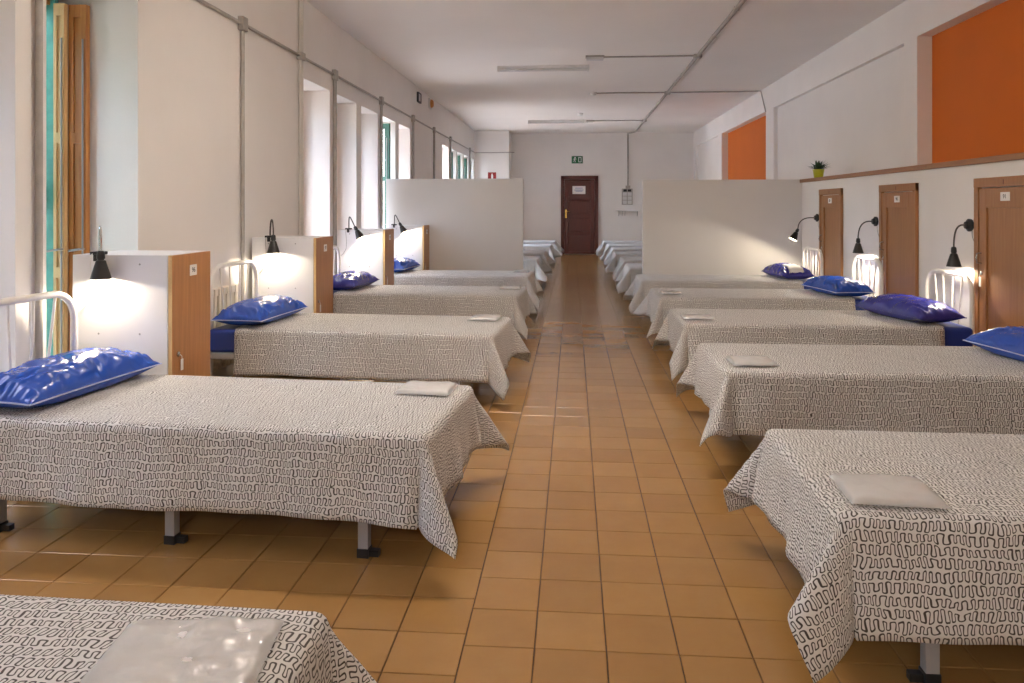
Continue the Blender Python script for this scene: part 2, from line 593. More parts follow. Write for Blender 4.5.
for k, (a, x0, x1, y0, y1) in enumerate(tiles):
    dz = rf.uniform(-0.0004, 0.0004)
    w_, d_ = x1 - x0 - 2 * GAP, y1 - y0 - 2 * GAP
    if k < 300 and a > 0:
        isfull = abs(w_ + 2 * GAP - TS) < 1e-4 and abs(d_ + 2 * GAP - TS) < 1e-4
        if isfull and full:
            o = bpy.data.objects.new('floor_tile', full)
            C.objects.link(o)
            o.parent = floor
        else:
            bm = MB()
            bv = 0.0015
            hx, hy = w_ / 2, d_ / 2
            bm.v = [(-hx, -hy, -0.01), (hx, -hy, -0.01), (hx, hy, -0.01), (-hx, hy, -0.01),
                    (-hx, -hy, -bv), (hx, -hy, -bv), (hx, hy, -bv), (-hx, hy, -bv),
                    (-hx + bv, -hy + bv, 0), (hx - bv, -hy + bv, 0), (hx - bv, hy - bv, 0), (-hx + bv, hy - bv, 0)]
            bm.f = [(8, 9, 10, 11)]
            for q in range(4):
                r_ = (q + 1) % 4
                bm.f += [(q, r_, 4 + r_, 4 + q), (4 + q, 4 + r_, 8 + r_, 8 + q)]
            o = bm.build('floor_tile', MT['tile'], floor)
            if isfull:
                full = o.data
        o.location = ((x0 + x1) / 2, (y0 + y1) / 2, dz)
        o.rotation_euler = (rf.gauss(0, 0.0009), rf.gauss(0, 0.0009), rf.gauss(0, 0.003))
    else:
        rest.box(x0 + GAP, x1 - GAP, y0 + GAP, y1 - GAP, -0.01, -0.0004)
o = rest.build('floor_tiles', MT['tile_far'], floor)
o['kind'] = 'stuff'
o['label'] = 'remaining terracotta floor tiles'

# ------------------------------------------------------------------ windows
def leaf(parent, name, hx, hy, width, ang, m, npane=3, z0=WZ0 + 0.04, z1=WZ1 - 0.04, solid=False, edge=None):
    """A hinged leaf: local x runs from the hinge along the leaf; ang is its heading in degrees."""
    rz = math.radians(ang)
    t = 0.036
    st = min(0.07, width * 0.28)
    bm = MB()
    bm.box(0, st, -t / 2, t / 2, z0, z1).box(width - st, width, -t / 2, t / 2, z0, z1)
    hh = (z1 - z0) / npane
    zs = [z0 + hh * k for k in range(npane + 1)]
    for k, z in enumerate(zs):
        a = max(z0, z - (0.03 if 0 < k < npane else 0.07))
        c = min(z1, z + (0.03 if 0 < k < npane else 0.07))
        bm.box(st, width - st, -t / 2, t / 2, a, c)
    o = bm.build(name, m, parent, loc=(hx, hy, 0), rot=(0, 0, rz))
    for k in range(npane):
        p = MB().box(st, width - st, -0.008 if solid else -0.003, 0.008 if solid else 0.003, zs[k] + 0.03, zs[k + 1] - 0.03)
        p.build('panel' if solid else 'pane', m if solid else MT['glass'], o)
    hd = MB().tube([(width - st / 2, -t / 2, 1.0), (width - st / 2, -t / 2 - 0.04, 1.0), (width - st / 2 - 0.06, -t / 2 - 0.045, 0.99)], 0.007, 6)
    hd.tube([(width - st / 2, -t / 2 - 0.008, 0.3), (width - st / 2, -t / 2 - 0.008, 2.2)], 0.005, 6)
    hd.build('bolt_rod', MT['dcable'], o, smooth=40)
    return o

def louvre(parent, hx, hy, width, ang, m):
    z0, z1 = WZ0 + 0.02, WZ1 - 0.02
    bm = MB()
    t = 0.04
    bm.box(0, 0.06, -t / 2, t / 2, z0, z1).box(width - 0.06, width, -t / 2, t / 2, z0, z1)
    for z in (z0, (z0 + z1) / 2 - 0.05, z1 - 0.1):
        bm.box(0.06, width - 0.06, -t / 2, t / 2, z, z + 0.1)
    o = bm.build('shutter', m, parent, loc=(hx, hy, 0), rot=(0, 0, math.radians(ang)))
    sl = MB()
    z = z0 + 0.13
    while z < z1 - 0.12:
        for q in ((-0.017, 0.0, 0.017, 0.028),):
            sl.v += [(0.05, -0.016, z), (width - 0.05, -0.016, z), (width - 0.05, 0.016, z + 0.03), (0.05, 0.016, z + 0.03),
                     (0.05, -0.016, z + 0.007), (width - 0.05, -0.016, z + 0.007), (width - 0.05, 0.016, z + 0.037), (0.05, 0.016, z + 0.037)]
            n = len(sl.v) - 8
            sl.f += [tuple(n + i for i in f_) for f_ in ((0, 3, 2, 1), (4, 5, 6, 7), (0, 1, 5, 4), (1, 2, 6, 5), (2, 3, 7, 6), (3, 0, 4, 7))]
        z += 0.045
    s_ = sl.build('slats', m, o)
    s_['kind'] = 'stuff'
    return o

for n, y in enumerate(WY):
    wn = empty('window_%d' % (n + 1), (0, 0, 0))
    struct(wn)
    y1 = y + WW
    m = MT['pine']
    fr = MB()
    fr.box(XO + 0.01, XO + 0.07, y, y + 0.045, WZ0, WZ1).box(XO + 0.01, XO + 0.07, y1 - 0.045, y1, WZ0, WZ1)
    fr.box(XO + 0.01, XO + 0.07, y, y1, WZ1 - 0.045, WZ1).box(XO + 0.01, XO + 0.07, y, y1, WZ0, WZ0 + 0.03)
    fr.build('window_frame', m, wn)
    if abs(y - 3.48) < 0.01:
        MB().box(XO + 0.0, XO + 0.100, y1 - 0.075, y1 - 0.046, WZ0, WZ1).build('teal_post', MT['teal'], wn)
        leaf(wn, 'casement', XO + 0.102, y1 - 0.075, 0.062, 0, MT['sunpine'], 3, solid=True)  # sunlit look of this leaf comes from its paler wood colour
        leaf(wn, 'folded_shutter', XO + 0.165, y1 - 0.035, 0.105, 0, MT['pine'], 3, solid=True)
        leaf(wn, 'casement', XO + 0.04, y + 0.06, 0.33, 8, MT['pine'], 3)
        louvre(wn, XO - 0.03, y1 - 0.0, 0.375, 268, MT['teal'])
        louvre(wn, XO - 0.03, y + 0.0, 0.375, 92, MT['teal'])
    elif abs(y - 7.97) < 0.01:
        leaf(wn, 'casement', XO + 0.04, y1 - 0.06, 0.27, -2, MT['pine'], 3)
        leaf(wn, 'casement', XO + 0.04, y + 0.06, 0.33, 8, MT['pine'], 3)
        louvre(wn, XO - 0.03, y1, 0.375, 232, MT['green'])
        louvre(wn, XO - 0.03, y, 0.375, 118, MT['green'])
    elif abs(y - 9.93) < 0.01 or y > 15:
        leaf(wn, 'casement', XO + 0.06, y1 - 0.06, 0.47, -14 - 6 * math.sin(n * 2.3), MT['green'], 3)
        louvre(wn, XO - 0.02, y1 - 0.02, 0.36, 130, MT['green'])
    else:
        leaf(wn, 'casement', XO + 0.04, y1 - 0.06, 0.22, 2, MT['pine'], 3)
        leaf(wn, 'casement', XO + 0.04, y + 0.06, 0.33, 8, MT['pine'], 3)
        if y < 5:
            louvre(wn, XO - 0.03, y1, 0.375, 268, MT['green'])
            louvre(wn, XO - 0.03, y, 0.375, 92, MT['green'])
        elif y < 9.5:
            louvre(wn, XO - 0.03, y1, 0.375, 228, MT['green'])
            louvre(wn, XO - 0.03, y, 0.375, 124, MT['green'])
        else:
            louvre(wn, XO - 0.03, y1, 0.375, 140, MT['green'])

# outside: terrace and two trees
struct(MB().box(-40, XO, -30, 60, -0.3, -0.12).build('ground', MT['terrace']), 'pale terrace outside the windows')
def tree(x, y, h, seed, label):
    r = random.Random(seed)
    t = empty('tree', (x, y, -0.12))
    tr = MB().tube([(0, 0, 0), (0.1, 0.05, h * 0.3), (0.0, 0.2, h * 0.6), (0.1, 0.1, h * 0.85)], [0.16, 0.13, 0.09, 0.04], 8)
    for k in range(5):
        a = r.uniform(0, 6.28)
        tr.tube([(0.05, 0.1, h * 0.4), (math.cos(a) * h * 0.18, math.sin(a) * h * 0.18, h * (0.6 + 0.06 * k))], [0.06, 0.02], 6)
    tr.build('trunk', MT['bark'], t, smooth=60)
    lf = MB()
    for k in range(2600):
        while True:
            p = Vector((r.uniform(-1, 1), r.uniform(-1, 1), r.uniform(-1, 1)))
            if 0.45 < p.length < 1 and noise.noise(p * 2.5 + Vector((seed, 0, 0))) > -0.15:
                break
        p = Vector((p.x * h * 0.3, p.y * h * 0.3, h * 0.7 + p.z * h * 0.3))
        d = Vector((r.gauss(0, 1), r.gauss(0, 1), r.gauss(0, 0.6))).normalized()
        e_ = d.cross(Vector((r.gauss(0, 1), r.gauss(0, 1), r.gauss(0, 1)))).normalized()
        s_ = r.uniform(0.09, 0.16)
        lf.quad(p - d * s_, p + e_ * s_ * 0.45, p + d * s_, p - e_ * s_ * 0.45)
    o = lf.build('foliage', MT['treeleaf'], t)
    o['kind'] = 'stuff'
    tag(t, label, 'tree')
tree(-7.4, 9.4, 6.0, 1, 'leafy green tree outside the nearest window')
tree(-6.6, 26.0, 6.0, 2, 'leafy green tree outside the farthest windows')

# ------------------------------------------------------------------ partitions
PY = 10.12
o = MB().box(XL + 0.01, -0.655, PY, PY + 0.07, 0, 1.615).build('partition_screen', MT['part'], bevel=0.004)
tag(o, 'white low partition wall behind the left beds', 'partition', 'low partition walls')
o = MB().box(0.845, XLOW, 9.46, 9.53, 0, 1.57).build('partition_screen', MT['part'], bevel=0.004)
tag(o, 'white low partition wall behind the right beds', 'partition', 'low partition walls')

# ------------------------------------------------------------------ bed
def make_bed(hh=0.85):
    t = empty('single_bed')
    fr = MB()
    W2 = BW / 2
    fr.box(0, BL, -W2, -W2 + 0.035, 0.245, 0.285).box(0, BL, W2 - 0.035, W2, 0.245, 0.285)
    fr.box(0, 0.035, -W2 + 0.035, W2 - 0.035, 0.245, 0.285).box(BL - 0.035, BL, -W2 + 0.035, W2 - 0.035, 0.245, 0.285)
    fr.build('frame', MT['steel'], t, bevel=0.003)
    sl = None
    for k in range(8):
        x = 0.12 + k * 0.225
        if sl is None:
            so = MB().box(-0.03, 0.03, -W2 + 0.036, W2 - 0.036, 0.262, 0.280).build('slat', MT['woodedge'], t)
            sl = so.data
        else:
            so = bpy.data.objects.new('slat', sl)
            C.objects.link(so)
            so.parent = t
        so.location = (x, 0, 0)
    lm = cm = None
    for x in (0.24, 0.98, 1.70):
        for s in (-1, 1):
            if lm is None:
                lo = MB().box(-0.018, 0.018, -0.018, 0.018, 0.03, 0.246).build('leg', MT['steel'], t, bevel=0.003)
                lm = lo.data
            else:
                lo = bpy.data.objects.new('leg', lm)
                C.objects.link(lo)
                lo.parent = t
            lo.location = (x, s * (W2 - 0.05), 0)
            if cm is None:
                co = MB().box(-0.021, 0.021, -0.021, 0.021, 0.0, 0.032).box(-0.055, -0.018, -0.013, 0.013, 0.004, 0.026).build('foot_cap', MT['black'], lo, bevel=0.003)
                cm = co.data
            else:
                co = bpy.data.objects.new('foot_cap', cm)
                C.objects.link(co)
                co.parent = lo
    mt = MB().box(0.005, BL - 0.005, -W2 + 0.005, W2 - 0.005, 0.286, 0.438).build('mattress', MT['bluemat'], t, bevel=0.025)
    mt.modifiers['bevel'].segments = 4
    # head rail: one bent tube with slim spindles
    xh = BL + 0.012
    r = 0.13
    y = W2 - 0.075
    p = [(xh, -y, 0.05), (xh, -y, hh - r)]
    p += arc_pts((xh, -y + r, hh - r), r, PI, PI / 2, 7, (0, 1, 0), (0, 0, 1))[1:]
    p += arc_pts((xh, y - r, hh - r), r, PI / 2, 0, 7, (0, 1, 0), (0, 0, 1))
    p += [(xh, y, 0.05)]
    hb = MB().tube(p, 0.0165, 12).build('head_rail', MT['whitetube'], t, smooth=50)
    MB().tube([(xh, -y, 0.30), (xh, y, 0.30)], 0.011, 8).build('cross_bar', MT['whitetube'], hb, smooth=50)
    for q in (-0.5, -0.18, 0.18, 0.5):
        MB().tube([(xh, q * y * 0.75, 0.30), (xh, q * y * 1.25, hh - 0.012)], 0.0065, 8).build('spindle', MT['whitetube'], hb, smooth=50)
    return t

# ------------------------------------------------------------------ bedspread (draped cloth)
def make_spread(seed, xe=1.64, hs=0.266, hf=0.235, flare=33, name='bedspread'):
    r = random.Random(seed)
    sd = Vector((seed * 3.7, seed * 1.3, 0))
    R = 0.030
    W2 = BW / 2 + 0.006
    x_in, y_in = -0.006 + R, W2 - R
    Lr = R * PI / 2
    def seq(h, n_top0, n_top1, nt):
        a = [-(h + Lr * 1.0) + (h - 0.0) * k / 10 for k in range(10)]
        a += [-Lr + Lr * k / 4 for k in range(4)]
        return a
    av = seq(hf, 0, 0, 0) + [xe0 for xe0 in [(xe - x_in) * k / 40 for k in range(41)]]
    bneg = seq(hs, 0, 0, 0)
    nb = 20
    bv = bneg + [2 * y_in * k / nb for k in range(nb + 1)] + [2 * y_in - q for q in reversed(bneg)]
    ph = [r.uniform(0, 6.28) for _ in range(8)]
    fl = [flare * r.uniform(0.7, 1.25) for _ in range(2)]
    tipb = [r.uniform(-0.18, 0.18) for _ in range(2)]
    tf = r.uniform(5, 10)
    ts = r.uniform(2.5, 5)
    V, UV = [], []
    for a in av:
        for b_ in bv:
            da = max(0.0, -a)
            if b_ < 0:
                db, sg, ci = -b_, -1, 0
            elif b_ > 2 * y_in:
                db, sg, ci = b_ - 2 * y_in, 1, 1
            else:
                db, sg, ci = 0.0, 0, 0
            d = math.hypot(da, db)
            x = x_in + max(a, 0)
            y = -y_in + min(max(b_, 0), 2 * y_in)
            z = TOP
            n1 = noise.noise(Vector((a * 2.2, b_ * 3.0, 0)) + sd)
            n2 = noise.noise(Vector((a * 7, b_ * 7, 3)) + sd)
            if d <= 0:
                edge = min(1, min(a / 0.15, b_ / 0.1, (2 * y_in - b_) / 0.1)) if a > 0 else 0
                z += max(0, edge) * (0.006 * n1 + 0.0025 * n2 + 0.004)
            else:
                phi = math.atan2(da, db)          # 0 side, 90 deg foot
                if d < Lr:
                    out, dn = R * math.sin(d / R), R * (1 - math.cos(d / R))
                else:
                    k = d - Lr
                    s2 = math.sin(2 * phi)
                    base = ts + (tf - ts) * math.sin(phi) ** 2
                    tl = base + (fl[ci] * max(0, math.sin(2 * (phi + tipb[ci] * s2))) ** 1.6 if db > 0 and da > 0 else 0)
                    # ripples that grow towards the hem
                    if da > 0 and db > 0:
                        wv = 5 * math.sin(6 * phi + ph[0]) * s2
                    elif db > 0:
                        wv = 1.6 * math.sin(a * 9 + ph[1 + ci]) + 1.3 * math.sin(a * 21 + ph[3 + ci]) + 3.0 * n1 + 6 * math.exp(-((a - 0.02) / 0.16) ** 2)
                    else:
                        wv = 3.0 * math.sin(b_ * 13 + ph[5]) + 2.0 * math.sin(b_ * 29 + ph[6])
                    tl = math.radians(max(1.0, tl + wv * min(1, k / 0.12)))
                    out, dn = R + k * math.sin(tl), R + k * math.cos(tl)
                z -= dn
                if da > 0 and db > 0:
                    x += -math.sin(phi) * out
                    y += sg * math.cos(phi) * out
                elif da > 0:
                    x -= out
                else:
                    y += sg * out
                if d > 0.1 and da == 0:
                    z += 0.006 * math.sin(a * 5 + ph[7]) * min(1, d / 0.3)
            V.append((x, y, z))
            UV.append((a, b_))
    na, nbv = len(av), len(bv)
    Fc = []
    for i in range(na - 1):
        for j in range(nbv - 1):
            Fc.append((i * nbv + j, (i + 1) * nbv + j, (i + 1) * nbv + j + 1, i * nbv + j + 1))
    me = bpy.data.meshes.new(name)
    me.from_pydata(V, [], Fc)
    me.materials.append(MT['cloth'])
    uvl = me.uv_layers.new(name='UVMap')
    for lp in me.loops:
        uvl.data[lp.index].uv = (UV[lp.vertex_index][0] + seed * 0.37, UV[lp.vertex_index][1] + seed * 0.21)
    for p in me.polygons:
        p.use_smooth = True
    me.update()
    o = bpy.data.objects.new(name, me)
    C.objects.link(o)
    md = o.modifiers.new('thickness', 'SOLIDIFY')
    md.thickness = 0.002
    md.offset = 1
    return o

# ------------------------------------------------------------------ pillow
def make_pillow(seed, m, hl=0.37, hw=0.205, th=0.15):
    r = random.Random(seed)
    t = empty('pillow')
    sd = Vector((seed * 5.1, seed * 2.2, 0))
    nu, nv = 80, 56
    def pos(s, q, top):
        ox = hw * (1 - 0.07 * (1 - q * q) * 0 - 0.06 * (1 - abs(s) ** 2) * 0)
        # outline pulled in between the corners
        x = q * hw * (1 - 0.07 * (1 - s * s))
        y = s * hl * (1 - 0.05 * (1 - q * q))
        prof = max(0, (1 - abs(s) ** 3.0)) ** 0.6 * max(0, (1 - abs(q) ** 2.6)) ** 0.6
        if top:
            p = Vector((x * 9, y * 5, 0)) + sd
            wp = noise.noise(p * 0.7 + Vector((2, 8, 5))) * 1.3
            p2 = Vector((x * 7 - y * 5 + wp, y * 9 + x * 12 + wp * 1.5, 0)) + sd
            rid = 1 - abs(noise.noise(p2 * 0.9)) * 3.2
            rid2 = 1 - abs(noise.noise(p2 * 2.1 + Vector((9, 3, 1)))) * 3
            edge = 1 - prof
            z = 0.044 + th * 0.70 * prof + (0.014 * rid + 0.007 * rid2) * (0.45 + edge) * min(1, prof * 3)
        else:
            z = 0.044 - 0.042 * min(1, prof * 1.6)
        return (x, y, z)
    V, Fc = [], []
    for top in (1, 0):
        for i in range(nu + 1):
            for j in range(nv + 1):
                V.append(pos(-1 + 2 * i / nu, -1 + 2 * j / nv, top))
    n = (nu + 1) * (nv + 1)
    for i in range(nu):
        for j in range(nv):
            a, b_, c, d = i * (nv + 1) + j, (i + 1) * (nv + 1) + j, (i + 1) * (nv + 1) + j + 1, i * (nv + 1) + j + 1
            Fc.append((a, d, c, b_))
            Fc.append((n + a, n + b_, n + c, n + d))
    me = bpy.data.meshes.new('cover')
    me.from_pydata(V, [], Fc)
    bm = bmesh.new()
    bm.from_mesh(me)
    bmesh.ops.remove_doubles(bm, verts=bm.verts, dist=0.0002)
    bmesh.ops.recalc_face_normals(bm, faces=bm.faces)
    for f in bm.faces:
        f.smooth = True
    bm.to_mesh(me)
    bm.free()
    me.materials.append(m)
    o = bpy.data.objects.new('cover', me)
    C.objects.link(o)
    o.parent = t
    loop = []
    for i in range(0, 25):
        loop.append(Vector(pos(-1 + 2 * i / 24, -1, 1)))
    for j in range(1, 13):
        loop.append(Vector(pos(1, -1 + 2 * j / 12, 1)))
    for i in range(1, 25):
        loop.append(Vector(pos(1 - 2 * i / 24, 1, 1)))
    for j in range(1, 12):
        loop.append(Vector(pos(-1, 1 - 2 * j / 12, 1)))
    loop.append(loop[0])
    MB().tube(loop, 0.0032, 6).build('piping', MT['piping'] if m is MT['blue'] else m, t, smooth=60)
    return t, pos

# ------------------------------------------------------------------ plastic wrapped linen
def make_packet(seed, lx=0.25, ly=0.20, h=0.017):
    t = empty('linen_packet')
    sd = Vector((seed * 2.9, seed, 0))
    def slab(sx, sy, zt, amp, name, m, n=18, z0=0.001):
        V, Fc = [], []
        for k in (0, 1):
            for i in range(n + 1):
                for j in range(n + 1):
                    s, q = -1 + 2 * i / n, -1 + 2 * j / n
                    e_ = max(0, 1 - abs(s) ** 10) * max(0, 1 - abs(q) ** 10)
                    if k:
                        z = z0 + 0.003 + (zt - z0 - 0.003) * e_ ** 0.5 + amp * noise.noise(Vector((s * 2.5, q * 2.5, zt * 40)) + sd) * e_ + amp * 0.6 * (1 - 2 * abs(noise.noise(Vector((s * 4, q * 4 + s * 2, 5)) + sd))) * e_
                    else:
                        z = z0
                    V.append((s * sx / 2 * (1 + 0.02 * noise.noise(Vector((0, q * 3, 1)) + sd)), q * sy / 2 * (1 + 0.02 * noise.noise(Vector((s * 3, 0, 2)) + sd)), z))
        N_ = (n + 1) ** 2
        for i in range(n):
            for j in range(n):
                a, b_, c, d = i * (n + 1) + j, (i + 1) * (n + 1) + j, (i + 1) * (n + 1) + j + 1, i * (n + 1) + j + 1
                Fc += [(N_ + a, N_ + b_, N_ + c, N_ + d), (a, d, c, b_)]
        for i in range(n):
            for (a, b_) in ((i * (n + 1), (i + 1) * (n + 1)), ((i + 1) * (n + 1) + n, i * (n + 1) + n), ((i + 1), i), (n * (n + 1) + i, n * (n + 1) + i + 1)):
                Fc.append((a, b_, N_ + b_, N_ + a))
        me = bpy.data.meshes.new(name)
        me.from_pydata(V, [], Fc)
        for p in me.polygons:
            p.use_smooth = True
        me.set_sharp_from_angle(angle=1.0)
        me.materials.append(m)
        o = bpy.data.objects.new(name, me)
        C.objects.link(o)
        o.parent = t
    slab(lx * 0.88, ly * 0.88, h * 0.78, 0.0015, 'folded_sheet', MT['linen'], z0=0.0015)
    slab(lx, ly, h, 0.009 if seed == 31 else 0.0045, 'plastic_wrap', MT['film'], n=30, z0=0.0003)
    return t

# ------------------------------------------------------------------ place the beds
ordn = ['first', 'second', 'third', 'fourth', 'fifth', 'sixth']
bedL = make_bed(0.84)
bedR = make_bed(0.775)
usedL = usedR = False
spreads_far = []
def place_bed(x, y, ang, side, label):
    global usedL, usedR
    if side == 'L':
        o = copy_tree(bedL) if usedL else bedL
        usedL = True
        o.rotation_euler = (0, 0, PI - math.radians(ang))
    else:
        o = copy_tree(bedR) if usedR else bedR
        usedR = True
        o.rotation_euler = (0, 0, math.radians(ang))
    o.location = (x, y, 0)
    if side == 'L':   # turn about the middle of the foot end
        pass
    tag(o, label, 'bed', 'single beds in two rows')
    return o

def local(o, lx, ly, lz=0.0):
    a = o.rotation_euler.z
    return Vector((o.location.x + lx * math.cos(a) - ly * math.sin(a), o.location.y + lx * math.sin(a) + ly * math.cos(a), lz))

wl = ['cropped bed in the bottom left corner of the photo',
      'big left bed with a visible grey leg, in front of the nearest white locker',
      'left bed between the nearest and the second white lockers',
      'left bed between the second and third white lockers',
      'left bed right in front of the left partition and fourth locker']
wr_ = ['nearest right bed, cropped at the right edge of the photo',
       'second nearest right bed, below the closest closet door',
       'third nearest right bed, its blue mattress end bare by the closest wall lamp',
       'fourth nearest right bed, beside the middle closet door',
       'right bed standing against the right partition']
sl_ = ['cropped squiggle-print bedspread in the bottom left corner',
       'squiggle-print bedspread on the big left bed before the nearest locker',
       'squiggle-print bedspread between the nearest and second white lockers',
       'squiggle-print bedspread between the second and third white lockers',
       'squiggle-print bedspread on the left bed against the left partition']
sr_ = ['squiggle-print bedspread on the nearest right bed, hanging to a low pointed corner',
       'squiggle-print bedspread on the second nearest right bed',
       'squiggle-print bedspread on the third nearest right bed, ending at a blue mattress',
       'squiggle-print bedspread on the fourth nearest right bed',
       'squiggle-print bedspread on the bed against the right partition']
pl_ = ['crinkled plastic linen packet at bottom left, nearest of all',
       'linen packet on the big left bed before the nearest locker',
       'linen packet on the bed between the nearest and second lockers',
       'linen packet on the bed between the second and third lockers',
       'small linen packet on the bed against the left partition']
pr_ = ['plastic wrapped linen packet on the nearest right bed',
       'flat linen packet on the second nearest right bed',
       'linen packet on the third nearest right bed',
       'linen packet on the fourth nearest right bed']
# packets: (bed index, local x, local y, size, turn)
pk_l = [(0.185, -0.185, 0.285, 0.235, 8), (0.165, -0.235, 0.23, 0.20, 0), (0.15, -0.20, 0.20, 0.19, -4), (0.13, -0.13, 0.20, 0.16, 3), (0.12, -0.10, 0.18, 0.18, 0)]
pk_r = [(0.17, -0.25, 0.245, 0.21, -3), (0.16, -0.22, 0.22, 0.20, 2), (0.12, -0.19, 0.22, 0.16, 0), (0.12, -0.17, 0.18, 0.16, 5)]
xel = [1.80, 1.86, 1.70, 1.70, 1.70]
xer = [1.80, 1.84, 1.70, 1.66, 1.70]
for i, (x, y, a) in enumerate(left):
    bd = place_bed(x, y, a, 'L', wl[i])
    s = make_spread(11 + i, xel[i], flare=24)
    s.location, s.rotation_euler = bd.location, bd.rotation_euler
    tag(s, sl_[i], 'bedspread', 'squiggle-print bedspreads')
    lx, ly, sx, sy, tr = pk_l[i]
    p = make_packet(31 + i, sx, sy)
    p.location = local(bd, lx, ly, TOP + 0.0125)
    p.rotation_euler = (0, 0, bd.rotation_euler.z + math.radians(tr))
    tag(p, pl_[i], 'linen packet', 'plastic wrapped linen packets')
for i, (x, y, a) in enumerate(right):
    bd = place_bed(x, y, a, 'R', wr_[i])
    s = make_spread(21 + i, xer[i], hf=0.225)
    s.location, s.rotation_euler = bd.location, bd.rotation_euler
    tag(s, sr_[i], 'bedspread', 'squiggle-print bedspreads')
    if i < 4:
        lx, ly, sx, sy, tr = pk_r[i]
        p = make_packet(41 + i, sx, sy)
        p.location = local(bd, lx, ly, TOP + 0.0125)
        p.rotation_euler = (0, 0, bd.rotation_euler.z + math.radians(tr))
        tag(p, pr_[i], 'linen packet', 'plastic wrapped linen packets')
far_s = [make_spread(51 + k, 1.7) for k in range(3)]
fs_used = [False] * 3
for side, lst in (('L', left_far), ('R', right_far)):
    nm = 'left' if side == 'L' else 'right'
    for i, (x, y, a) in enumerate(lst):
        last = i == len(lst) - 1
        where = 'farthest bed of the %s row, nearest the red door' % nm if last else '%s bed beyond the %s partition' % (ordn[i], nm)
        bd = place_bed(x, y, a, side, where)
        k = (i + (side == 'R')) % 3
        if fs_used[k]:
            s = far_s[k].copy()
            C.objects.link(s)
        else:
            s = far_s[k]
            fs_used[k] = True
        s.location, s.rotation_euler = bd.location, bd.rotation_euler
        where = 'bedspread on the farthest bed of the %s row, by the red door' % nm if last else 'bedspread on the %s bed beyond the %s partition' % (ordn[i], nm)
        tag(s, where, 'bedspread', 'squiggle-print bedspreads')

# pillows: world position, turn, material
pil = [((-2.155, 3.13), 6, 'blue', 'shiny crumpled blue pillow on the big left bed, nearest the camera', 0.39),
       ((-2.16, 5.22), 4, 'blue', 'shiny blue pillow between the nearest and second lockers', 0.37),
       ((-2.17, 7.38), 4, 'navy', 'violet blue pillow between the second and third lockers', 0.36),
       ((-2.14, 9.36), 6, 'blue', 'small blue pillow before the left partition', 0.34),
       ((2.39, 4.13), 8, 'blue', 'blue pillow cut by the right edge of the photo', 0.37),
       ((2.37, 5.68), 13, 'navy', 'violet blue pillow below the closest wall lamp', 0.36),
       ((2.39, 7.22), 8, 'blue', 'bright blue pillow beside the middle closet door', 0.35),
       ((2.38, 8.80), 6, 'navy', 'dark violet pillow with a pale patch, against the right partition', 0.33)]
for k, ((x, y), a, m, lb, hl) in enumerate(pil):
    p, ppos = make_pillow(61 + k, MT[m], hl, 0.175)
    p.location = (x, y, TOP + 0.010)
    p.rotation_euler = (0, 0, math.radians(-a if x < 0 else a))
    tag(p, lb, 'pillow', 'blue vinyl pillows')
    if k == 7:
        # pale patch over the near end of the last pillow
        V, Fc = [], []
        n = 14
        for i in range(n + 1):
            for j in range(n + 1):
                s_, q = -1 + 2 * i / n, -1 + 2 * j / n
                V.append(Vector(ppos(-0.93 + 0.38 * (s_ + 1), -0.5 + 0.46 * (q + 1), 1)) + Vector((0, 0, 0.004)))
        for i in range(n):
            for j in range(n):
                Fc.append((i * (n + 1) + j, (i + 1) * (n + 1) + j, (i + 1) * (n + 1) + j + 1, i * (n + 1) + j + 1))
        mb = MB()
        mb.v, mb.f = V, Fc
        co = mb.build('cloth', MT['linen'], None, smooth=80)
        md = co.modifiers.new('thickness', 'SOLIDIFY')
        md.thickness = 0.003
        md.offset = 1
        co.location, co.rotation_euler = p.location, p.rotation_euler
        tag(co, 'pale patch on the pillow by the right partition', 'cloth')

# ------------------------------------------------------------------ left lockers
def locker(x0, x1, y0, y1, num, label, h=1.005):
    t = empty('bedside_locker', ((x0 + x1) / 2, (y0 + y1) / 2, 0))
    hx, hy = (x1 - x0) / 2, (y1 - y0) / 2
    MB().box(-hx, hx - 0.022, -hy, hy, 0, h).build('body', MT['whitelam'], t, bevel=0.002)
    d = MB().box(hx - 0.019, hx, -hy + 0.003, hy - 0.002, 0.04, h - 0.002).build('door', MT['woodlam'], t, bevel=0.001)
    MB().box(hx - 0.0195, hx - 0.0005, -hy + 0.001, -hy + 0.003, 0.04, h - 0.003).build('edge_band', MT['woodedge'], d)
    MB().box(hx, hx + 0.002, -0.035 + 0.01, 0.045, h - 0.115, h - 0.06).build('number_plate', MT['paper'], d)
    text('number', num, 0.036, MT['ink'], d, Matrix.Translation((hx + 0.0025, 0.01, h - 0.0875)) @ Matrix.Rotation(PI / 2, 4, 'Z') @ Matrix.Rotation(PI / 2, 4, 'X'))
    MB().lathe([(0, 0), (0.013, 0), (0.013, 0.006), (0, 0.008)], Matrix.Translation((hx, -hy + 0.055, 0.515)) @ Matrix.Rotation(PI / 2, 4, 'Y'), 12).build('lock', MT['chrome'], d, smooth=40)
    MB().box(hx + 0.004, hx + 0.007, -hy + 0.075, -hy + 0.098, 0.43, 0.485).tube([(hx + 0.01, -hy + 0.06, 0.512), (hx + 0.008, -hy + 0.08, 0.50), (hx + 0.006, -hy + 0.086, 0.485)], 0.0015, 5).build('key_tag', MT['paper'], d)
    for sx, sz in ((-0.12, 0.96), (0.09, 0.96), (-0.12, 0.62), (0.09, 0.62)):
        MB().lathe([(0, 0), (0.005, 0), (0.004, 0.002), (0, 0.002)], Matrix.Translation((sx, -hy, sz)) @ Matrix.Rotation(PI / 2, 4, 'X'), 10).build('screw_cap', MT['dcable'], t)
    tag(t, label, 'locker', 'white bedside lockers')
    return t
